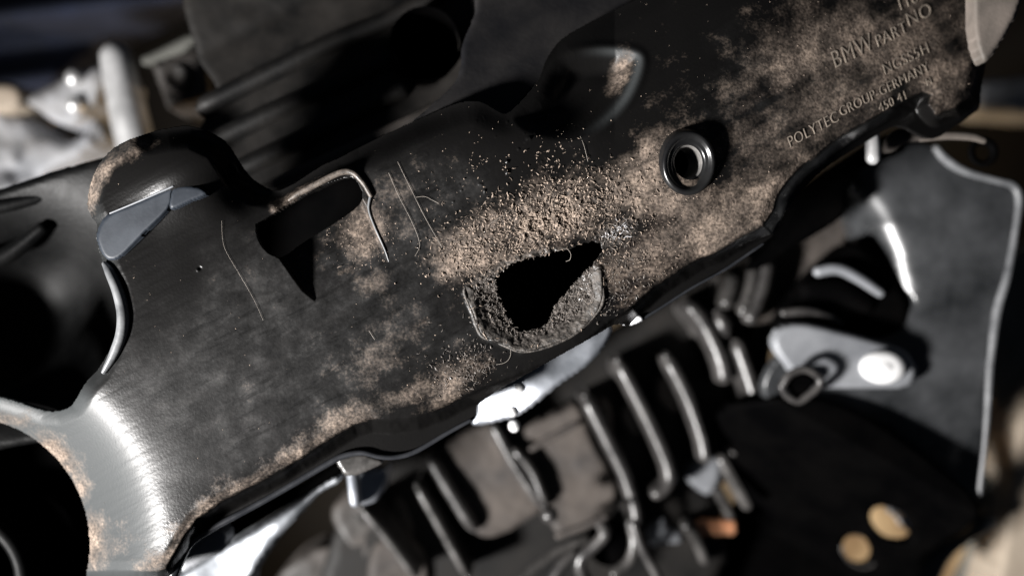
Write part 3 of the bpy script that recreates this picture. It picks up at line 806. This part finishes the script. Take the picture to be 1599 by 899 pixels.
br = thing('bracket', 300, 70, -640, 'grey bracket strip with a bent tip behind the square cap', 'bracket')
plate('strip', [(218,92),(250,78),(290,58),(330,42),(372,34),(384,52),(360,66),(320,72),(270,88),(226,104)], -640, 40, M['moss'], br, bevel=6, step=5)
tube('tip', [(328,92,-600,6),(346,80,-600,5),(364,66,-600,4)], M['ribdim'], br, n=5)
plate('strut', [(318,90),(336,92),(352,130),(374,168),(350,168),(330,130)], -620, 40, M['ribdim'], br, bevel=6, step=5)
cl = plate('cloth', [(-160,-140),(420,-140),(330,-20),(150,70),(60,150),(-40,190),(-160,180)], -1250, 60, M['navy'], None, bulge=lambda x, y: 60 * np.sin((y + 0.12 * x) / 17.0), bevel=12, step=6,
           label='folded dark navy cloth in the upper left corner', category='cloth')
cl['kind'] = 'thing'
# intake bowl behind the left opening
bowl = thing('intake_bowl', 60, 470, -330, 'black intake bowl seen through the left opening of the duct cover', 'intake bowl')
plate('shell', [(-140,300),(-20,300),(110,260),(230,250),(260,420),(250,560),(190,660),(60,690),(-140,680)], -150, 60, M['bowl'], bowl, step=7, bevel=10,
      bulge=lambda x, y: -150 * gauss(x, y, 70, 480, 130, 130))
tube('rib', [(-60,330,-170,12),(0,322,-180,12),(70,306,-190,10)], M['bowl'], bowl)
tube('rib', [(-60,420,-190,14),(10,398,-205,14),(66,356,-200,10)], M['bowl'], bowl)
pipe = thing('intake_pipe', -60, 850, -260, 'dark round pipe opening with a grey inner ring at the lower left corner', 'pipe')
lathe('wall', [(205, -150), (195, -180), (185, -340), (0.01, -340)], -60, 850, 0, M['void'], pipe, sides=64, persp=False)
lathe('inner_ring', [(84, -10), (88, 6), (98, 12), (108, 6), (112, -10), (112, -60)], -62, 905, -230, M['bowl'], pipe, sides=56)

# ------------------------------------------------------------------ below the cover, left: bright metal
mp_ = thing('metal_flange', 420, 830, -200, 'bright silver sheet metal flange below the lower left edge of the duct cover', 'metal flange')
plate('sheet', [(240,940),(282,897),(330,866),(358,848),(400,824),(459,785),(522,744),(530,752),(502,768),(465,806),(424,852),(392,900),(370,940)], -230, 60, M['dullfoil'], mp_, bevel=10, step=4,
      bulge=lambda x, y: 0.02 * ((x - 380) * 0.9 - (y - 830) * 0.43) + 5 * fbm(x, y, 60, 3, 7))
plate('web', [(286,866),(300,845),(334,826),(352,832),(348,858),(320,874),(285,893)], -150, 40, M['tab'], mp_, bevel=4, step=3)
plate('slot_back', [(330,836),(400,795),(470,756),(525,724),(530,738),(470,775),(400,815),(352,846)], -215, 40, M['void'], mp_, bevel=3, step=4)  # black strip put in for the dark gap beside the flange
st_ = thing('stud', 556, 745, -230, 'small bright stud with a pale collar below the edge bead', 'stud')
tube('shank', [(550,735,-240,10),(553,760,-255,10),(555,782,-265,9)], M['foil'], st_, n=5, sides=18)
plate('collar', [(548,742),(590,728),(606,738),(598,770),(578,786),(548,784)], -275, 50, M['foil'], st_, bevel=8, step=4, bulge=lambda x, y: -0.35 * (x - 560))
plate('clip', [(524,716),(545,711),(568,709),(592,716),(598,722),(570,736),(552,742),(538,740)], -130, 26, M['ribdim'], st_, bevel=4, step=3)
fo = plate('foil_shield', [(740,664),(745,640),(750,622),(784,600),(858,556),(940,508),(956,512),(944,540),(915,572),(872,602),(832,634),(800,652)], -180, 30, M['foil'], None, bevel=6, step=3,
           bulge=lambda x, y: 22 * np.tanh(((x - 790) * 0.9 - (y - 620) * 0.43) / 55.0) + 2 * fbm(x, y, 44, 2, 111), label='bright crumpled metal shield showing under the edge below the torn hole', category='metal shield')
for k, (x, y, r) in enumerate(((812,606,8),(803,665,9),(800,642,8))):
    lathe('rivet', [(r, -8), (r, 2), (r * .75, 5), (0.01, 6.5)], x, y, (-168, -212, -178)[k], M['rivet'], None, sides=20,
          label=('round bright rivet on the crumpled shield near the cover edge', 'lowest bright rivet, hanging under the crumpled shield', 'bright rivet at the lower rim of the crumpled shield')[k],
          category='rivet', group='bright rivets of the crumpled shield')

# ------------------------------------------------------------------ finned casing
cas = thing('finned_casing', 880, 720, -560, 'dusty finned engine casing below the duct cover', 'casing')
plate('body', [(560,760),(640,700),(760,640),(900,560),(1040,470),(1180,380),(1300,330),(1330,380),(1240,470),(1200,560),(1210,700),(1120,760),(1100,960),(560,960),(500,900)], -640, 120, M['housing'], cas, bevel=12, step=10, sm=2)
for poly, z, mt in (
    ([(678,714),(765,658),(800,716),(852,782),(800,826),(748,836),(708,780)], -560, 'dusty'),
    ([(786,684),(880,640),(906,634),(928,690),(962,752),(955,792),(905,826),(872,838),(842,772),(812,720)], -560, 'dusty'),
    ([(520,790),(600,744),(632,776),(650,840),(580,880),(540,850)], -640, 'dustdark'),
    ([(585,850),(640,838),(668,880),(660,930),(580,930)], -620, 'dusty'),
    ([(925,630),(950,625),(958,668),(945,692),(925,670)], -590, 'dusty'),
    ([(968,640),(990,620),(1008,640),(1010,672),(990,682),(972,668)], -600, 'dustdark'),
    ([(1020,600),(1042,580),(1065,598),(1072,632),(1050,644),(1026,630)], -590, 'dusty'),
    ([(1196,404),(1316,330),(1330,366),(1280,412),(1232,466),(1204,520),(1196,610),(1172,560),(1178,480)], -600, 'dusty'),
    ([(1128,420),(1180,396),(1176,470),(1150,520),(1130,500)], -620, 'dustdark'),
    ([(440,890),(520,850),(560,930),(440,940)], -660, 'dustdark')):
    plate('block', poly, z, 90, M[mt], cas, bevel=9, step=5, noise=4, nscale=40, seed=int(poly[0][0]), sm=3)
def fin_wall(name, pts, z, r, height, mat, parent, n=6):
    pp = smooth([(p[0], p[1]) for p in pts], n) if len(pts) > 2 else [tuple(np.array(pts[0]) * (1 - t) + np.array(pts[1]) * t) for t in np.linspace(0, 1, n + 1)]
    sec = [(-1.5, -height), (-1.05, -2.2), (-0.95, -0.9), (-0.6, -0.25), (0, 0), (0.6, -0.25), (0.95, -0.9), (1.05, -2.2), (1.5, -height)]
    k = (D - z) / D; V = []; m_ = len(pp); q = len(sec)
    for i, p in enumerate(pp):
        a, b = pp[max(i - 1, 0)], pp[min(i + 1, m_ - 1)]
        tx, ty = b[0] - a[0], b[1] - a[1]; l = math.hypot(tx, ty); nx, ny = -ty / l, tx / l
        e = min(i, m_ - 1 - i); rr = r * (1.0 if e > 1 else (0.55 if e == 0 else 0.88)); dz = 0 if e > 1 else (-r * 0.9 if e == 0 else -r * 0.25)
        for o, h in sec:
            hh = h * r if h > -height else h
            V.append(((p[0] + nx * o * rr - CX) * k * S, (CY - p[1] - ny * o * rr) * k * S, (z + (hh + dz) * k) * S))
    Fc = [(i * q + j, i * q + j + 1, (i + 1) * q + j + 1, (i + 1) * q + j) for i in range(m_ - 1) for j in range(q - 1)]
    Fc += [tuple(range(q)), tuple((m_ - 1) * q + j for j in range(q - 1, -1, -1))]
    me = bpy.data.meshes.new(name); me.from_pydata(V, [], Fc)
    me.polygons.foreach_set('use_smooth', np.ones(len(me.polygons), bool))
    return link(name, me, mat, parent)
FINS = [([(648,755),(688,826),(732,905)], 5.0, 'ribdim'), ([(668,712),(700,765),(742,832)], 7.0, 'rib'), ([(766,655),(800,720),(850,796)], 6.0, 'rib'),
        ([(800,700),(832,738),(852,790)], 5.0, 'rib'), ([(914,618),(946,682),(976,742),(994,800),(992,822)], 7.0, 'rib'),
        ([(965,562),(1000,630),(1030,692),(1047,738),(1042,762),(1018,776)], 7.0, 'rib'), ([(1041,555),(1075,620),(1098,684),(1105,724)], 7.0, 'rib'),
        ([(1074,470),(1104,508),(1128,560),(1136,600)], 8.5, 'rib'), ([(1122,484),(1140,526)], 8.5, 'rib'), ([(1152,530),(1170,580),(1194,656)], 9.0, 'rib'),
        ([(1147,426),(1143,452),(1133,482)], 8.0, 'ribdim'), ([(1201,406),(1196,440),(1184,476),(1172,506)], 9.0, 'rib'), ([(1182,406),(1174,452),(1160,492)], 6.0, 'ribdim'),
        ([(560,790),(610,850),(650,905)], 5.0, 'ribdim')]
for pts, r, mt in FINS:
    zf = -525
    fin_wall('fin', pts, zf, r * 1.55, 110, M[mt], cas)
lathe('knob', [(12, -12), (13.5, 0), (11, 8), (6, 12), (0.01, 13)], 858, 803, -450, M['rib'], cas, sides=24)
tube('ledge', [(872,836,-480,6),(910,822,-480,6),(946,806,-480,5)], M['dusty'], cas, n=4)
tube('ledge', [(830,700,-545,5),(870,678,-545,5),(900,662,-545,4)], M['dusty'], cas, n=4)

lathe('bore_wall', [(54, 22), (52, -20), (50, -160)], 665, 74, -250, M['void'], housing, sides=40, sy=1.06)  # black lining added so the bore of the housing stays dark
for pts, r, mt in (([(330,338),(372,318),(470,268),(560,226),(650,184),(720,150)], 13, 'dustdark'),
               ([(300,300),(360,268),(450,224),(560,170),(640,132)], 17, 'housing'),
               ([(270,245),(355,205),(450,160),(560,110),(620,84)], 17, 'housing'),
               ([(300,168),(420,110),(520,62),(600,30),(700,-20)], 16, 'housing')):
    zm = -112 + float(house_z(np.array([pts[2][0]]), np.array([pts[2][1]]))[0])
    fin_wall('rib', pts, zm, r, 60, M[mt], housing, 8)

# hoses at the bottom
tube('rubber_hose', [(934,812,-500,9),(944,832,-505,9.5),(928,852,-510,9.5),(908,870,-515,9.5),(908,892,-520,10),(930,925,-530,10)], M['rib'], None, n=7, sides=14,
     label='grey hose bending in an S at the bottom, left of the black round plug', category='hose')
tube('rubber_hose', [(800,915,-520,7),(846,878,-520,7),(880,856,-525,7),(915,842,-530,7)], M['ribdim'], None, n=6, sides=12,
     label='thin dull hose slanting up from the bottom edge, under the dusty blocks', category='hose')
tube('rubber_hose', [(850,925,-505,8),(876,884,-505,9),(896,864,-510,8)], M['rib'], None, n=6, sides=12,
     label='short grey hose stub left of the S shaped hose', category='hose')
pg = thing('round_plug', 950, 850, -560, 'black round plug in a grey collar at the bottom centre', 'plug')
lathe('plug', [(34, -30), (34, 0), (28, 6), (0.01, 8)], 952, 850, -560, M['void'], pg, sides=36)
tube('collar', [(982,812,-540,8),(990,840,-540,8),(984,872,-540,8),(960,895,-540,8)], M['ribdim'], pg, n=6)
tube('strap', [(990,818,-500,8),(1000,850,-500,8),(1022,890,-500,8),(1036,920,-500,8)], M['rib'], None, n=6, sides=12,
     label='grey strap running off the bottom edge right of the round plug', category='strap')
# connector cluster
cn = thing('wiring_connector', 1125, 760, -620, 'grey wiring connector with a copper contact right of the fins', 'connector')
plate('housing', [(1080,722),(1108,708),(1128,720),(1124,752),(1106,772),(1084,762),(1070,742)], -600, 70, M['tab'], cn, bevel=10, step=4)
tube('arm', [(1128,718,-610,11),(1146,750,-610,11),(1166,786,-612,10)], M['ribdim'], cn, n=5)
tube('arm', [(1116,760,-640,9),(1134,792,-640,9),(1142,812,-640,8)], M['ribdim'], cn, n=5)
tube('arm', [(1128,668,-600,7),(1140,690,-600,7),(1146,704,-600,7)], M['rib'], cn, n=5)
lathe('cap', [(10, -20), (10, 2), (7, 6), (0.01, 8)], 1163, 678, -600, M['rib'], cn, sides=20, sy=1.5)
plate('contact', [(1090,812),(1146,812),(1150,820),(1146,834),(1094,834),(1088,824)], -620, 26, M['copper'], cn, bevel=5, step=3)
plate('contact', [(1082,768),(1098,764),(1120,800),(1128,812),(1104,812)], -660, 26, M['copper'], cn, bevel=5, step=3)
fs_ = thing('fuse_clip', 1040, 830, -620, 'pale lumpy clip beside the copper contact', 'clip')
plate('clip', [(1010,824),(1022,812),(1038,806),(1044,822),(1064,828),(1062,846),(1040,848),(1020,852),(1012,842)], -620, 40, M['tab'], fs_, bevel=9, step=3)
tube('tail', [(1075,822,-610,11),(1088,840,-612,10),(1100,872,-618,9)], M['ribdim'], fs_, n=5)
lathe('pin', [(10, -20), (10, 2), (7, 7), (0.01, 9)], 1074, 820, -600, M['rib'], fs_, sides=20)

# ------------------------------------------------------------------ right hand side
sh = thing('heat_shield', 1450, 480, -480, 'large grey metal heat shield with a rolled edge on the right', 'heat shield')
SHP = [(1318,290),(1336,262),(1362,236),(1400,222),(1452,224),(1476,248),(1506,268),(1556,282),(1584,292),(1590,312),(1586,352),(1572,430),(1556,486),(1546,560),(1541,640),(1536,700),(1528,770),
       (1510,800),(1452,744),(1380,690),(1300,640),(1216,640),(1190,600),(1230,540),(1300,520),(1390,500),(1424,470),(1390,445),(1345,398),(1322,345)]
def shield_z(x, y):
    d = pdist([(1318,250),(1352,300),(1386,350),(1408,400),(1420,455),(1424,520)], x, y, 160)
    # left of the crease the sheet turns down
    cr_x = np.interp(y, [250,300,350,400,455,520,640], [1318,1352,1386,1408,1420,1424,1430])
    s = cr_x - x
    k = 42.0
    return -1.2 * 0.5 * (s + np.sqrt(s * s + k * k)) * (1 - ss(470, 560, y)) - 0.28 * np.clip(y - 560, 0, 300) + 2 * fbm(x, y, 90, 2, 121)
plate('sheet', SHP, -430, 20, M['shield'], sh, bulge=shield_z, bevel=6, step=4, sm=3)
tube('rolled_edge', [(1462,232,-430,6),(1478,250,-430,7),(1508,268,-430,6),(1556,282,-430,5),(1582,290,-430,6),(1591,310,-430,6),(1587,352,-430,5),(1573,430,-430,6),(1557,486,-430,7),(1547,560,-430,6),(1542,640,-430,5),(1537,700,-432,4),(1529,772,-440,4)], M['edge'], sh, n=6, sides=12)
tb = thing('mounting_tab', 1310, 560, -400, 'light grey mounting tab with a rounded end and a white rivet', 'mounting tab')
plate('tab', [(1212,548),(1208,528),(1222,510),(1256,504),(1310,516),(1376,534),(1412,548),(1430,574),(1426,596),(1400,606),(1340,606),(1286,606),(1258,596),(1236,580)], -400, 22, M['tab'], tb, bevel=9, step=3)
rv_ = lathe('rivet_head', [(34, -6), (35, 3), (32, 7), (18, 9), (14, 8.4), (12, 9.6), (0.01, 10)], 1378, 573, -394, M['rivet'], tb, sides=40, sx=1.0, sy=0.72)
rgc = thing('clip_ring', 1250, 600, -350, 'small square wire clip ring at the left end of the mounting tab', 'clip ring')
tube('ring', [(1222,602,-368,6),(1234,584,-362,6),(1256,576,-362,6),(1276,586,-362,6),(1280,600,-364,6),(1264,616,-368,6),(1246,626,-370,6),(1228,616,-370,6),(1221,603,-368,6)], M['rib'], rgc, n=6, sides=12)
plate('core', [(1228,602),(1240,588),(1262,583),(1274,594),(1262,610),(1244,618)], -372, 8, M['void'], rgc, bevel=3, step=3)
hs = thing('corrugated_hose', 1320, 470, -560, 'black corrugated hose between the brown casing block and the heat shield', 'hose')
plate('end_wall', [(1222,500),(1262,440),(1300,402),(1340,380),(1390,430),(1420,470),(1410,520),(1330,530),(1240,520)], -455, 60, M['void'], hs, bevel=12, step=5)
tube('corrugation', [(1278,424,-440,8),(1308,420,-436,8.5),(1340,434,-436,8.5),(1374,457,-445,7)], M['tab'], hs, n=7, sides=14)  # black hose rib, its highlight put into the pale grey colour
tube('corrugation', [(1224,488,-440,6),(1260,486,-436,7),(1292,494,-438,6),(1312,504,-445,4)], M['rib'], hs, n=7, sides=14)
tube('corrugation', [(1262,452,-460,16),(1310,452,-456,18),(1350,474,-460,16)], M['void'], hs, n=7, sides=14)
tube('spacer', [(1362,214,-150,11),(1363,232,-150,11.5),(1363,246,-150,11.5)], M['steel'], None, n=4, sides=20, label='short bright steel spacer under the right end of the duct cover', category='spacer')
plate('tray', [(1170,420),(1210,370),(1250,300),(1340,235),(1400,205),(1412,236),(1350,262),(1322,300),(1318,336),(1250,380),(1200,412)], -380, 40, M['void'], None, bevel=8, step=4,  # black sheet added to keep the gap below the cover dark
      label='black tray under the stepped lower edge at the right', category='tray')
plate('edge_clip', [(966,498),(978,488),(1000,492),(1004,500),(986,508),(972,507)], -64, 12, M['alu'], None, bevel=3, step=2, bulge=lambda x, y: 0.5 * (x - 985),
      label='tiny bright metal clip on the edge just right of the torn hole', category='clip')
wr = thing('cable_lug', 1450, 215, -220, 'thin tan cable lug arm below the right end of the duct cover', 'cable lug')
plate('strap', [(1384,216),(1402,202),(1424,204),(1444,216),(1416,222),(1392,238),(1382,232)], -190, 14, M['dusty'], wr, bevel=3, step=3)
tube('arm', [(1440,215,-195,6),(1480,212,-200,6),(1516,214,-205,6),(1534,220,-210,5)], M['flap'], wr, n=6, flat=0.5)
lathe('eyelet', [(13, -5), (22, -3), (24, 3), (20, 7), (13, 3), (13, -5)], 1534, 238, -300, M['void'], wr, sides=30)
plate('cross_bar', [(1526,134),(1560,126),(1660,124),(1660,182),(1560,180),(1524,172)], -1400, 60, M['casting'], None, bevel=14, step=5, label='pale grey cross bar at the right edge behind the duct cover', category='bar')
plate('flap', [(1530,-60),(1604,-60),(1592,10),(1572,52),(1548,88),(1534,96),(1520,40)], -85, 24, M['flap'], None, bevel=8, step=4, label='dusty brown flap behind the top right corner of the duct cover', category='flap')
# black plate with two holes; its raised top imitates the shadow across the shield
bp = thing('perforated_plate', 1320, 790, -760, 'black plate with two oval holes at the lower right', 'plate')
def oval(cx, cy, rx, ry, ang, n=28):
    a = math.radians(ang)
    return [(cx + rx * math.cos(t) * math.cos(a) - ry * math.sin(t) * math.sin(a), cy + rx * math.cos(t) * math.sin(a) + ry * math.sin(t) * math.cos(a)) for t in np.linspace(0, 2 * math.pi, n + 1)[:-1]]
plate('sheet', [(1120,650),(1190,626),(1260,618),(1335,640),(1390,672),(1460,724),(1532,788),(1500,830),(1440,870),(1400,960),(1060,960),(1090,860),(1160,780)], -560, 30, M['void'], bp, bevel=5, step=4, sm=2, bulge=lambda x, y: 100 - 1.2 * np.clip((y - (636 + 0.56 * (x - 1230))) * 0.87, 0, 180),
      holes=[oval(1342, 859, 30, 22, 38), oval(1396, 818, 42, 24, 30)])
for cx, cy, rx, ry, an in ((1342, 859, 31, 23, 38), (1396, 818, 43, 25, 30)):
    o_ = oval(cx, cy, rx, ry, an, 20)
    tube('hole_rim', [(p[0], p[1], -672, 2.0) for p in o_ + o_[:1]], M['ribdim'], bp, n=2, sides=8)
plate('tongue', [(1384,792),(1402,796),(1430,816),(1440,836),(1428,838),(1404,812)], -740, 14, M['alu'], bp, bevel=3, step=3)
plate('foot_bracket', [(1424,899),(1446,870),(1476,846),(1500,838),(1540,800),(1560,820),(1510,850),(1480,880),(1460,920),(1424,930)], -820, 40, M['shield'], None, bevel=8, step=4, label='dark bracket foot right of the two oval holes', category='bracket')
plate('post', [(1592,640),(1660,600),(1660,960),(1548,960),(1560,870),(1576,760)], -900, 80, M['beige'], None, bevel=14, step=6, label='beige post running up the lower right edge', category='post')
plate('slab', [(1545,430),(1700,380),(1700,640),(1600,650),(1552,620)], -1000, 60, M['moss'], None, bevel=14, step=8, label='grey green slab beyond the right edge of the heat shield', category='slab')
plate('slab', [(1500,770),(1560,740),(1600,760),(1580,960),(1500,960),(1540,860)], -1000, 60, M['moss'], None, bevel=14, step=8, label='grey slab between the dark bracket foot and the beige post', category='slab')

# ------------------------------------------------------------------ floor
def sheet(name, x0, y0, x1, y1, z, mat):
    me = bpy.data.meshes.new(name)
    me.from_pydata([tuple(W(*p)) for p in ((x0, y1, z), (x1, y1, z), (x1, y0, z), (x0, y0, z))], [], [(0, 1, 2, 3)])
    return link(name, me, mat, None, kind='structure')
sheet('floor', -9000, -9000, 9000, 9000, -2300, M['floor'])
plate('floor_board', [(1220,760),(1560,700),(1760,800),(1760,1060),(1220,1060)], -1900, 40, M['tan'], None, bevel=8, step=14, label='sunlit tan board on the floor seen through the two oval holes', category='board')

for o in bpy.data.objects:
    if 'category' in o.keys(): o['kind'] = 'thing'
    if '_b' in o: del o['_b']
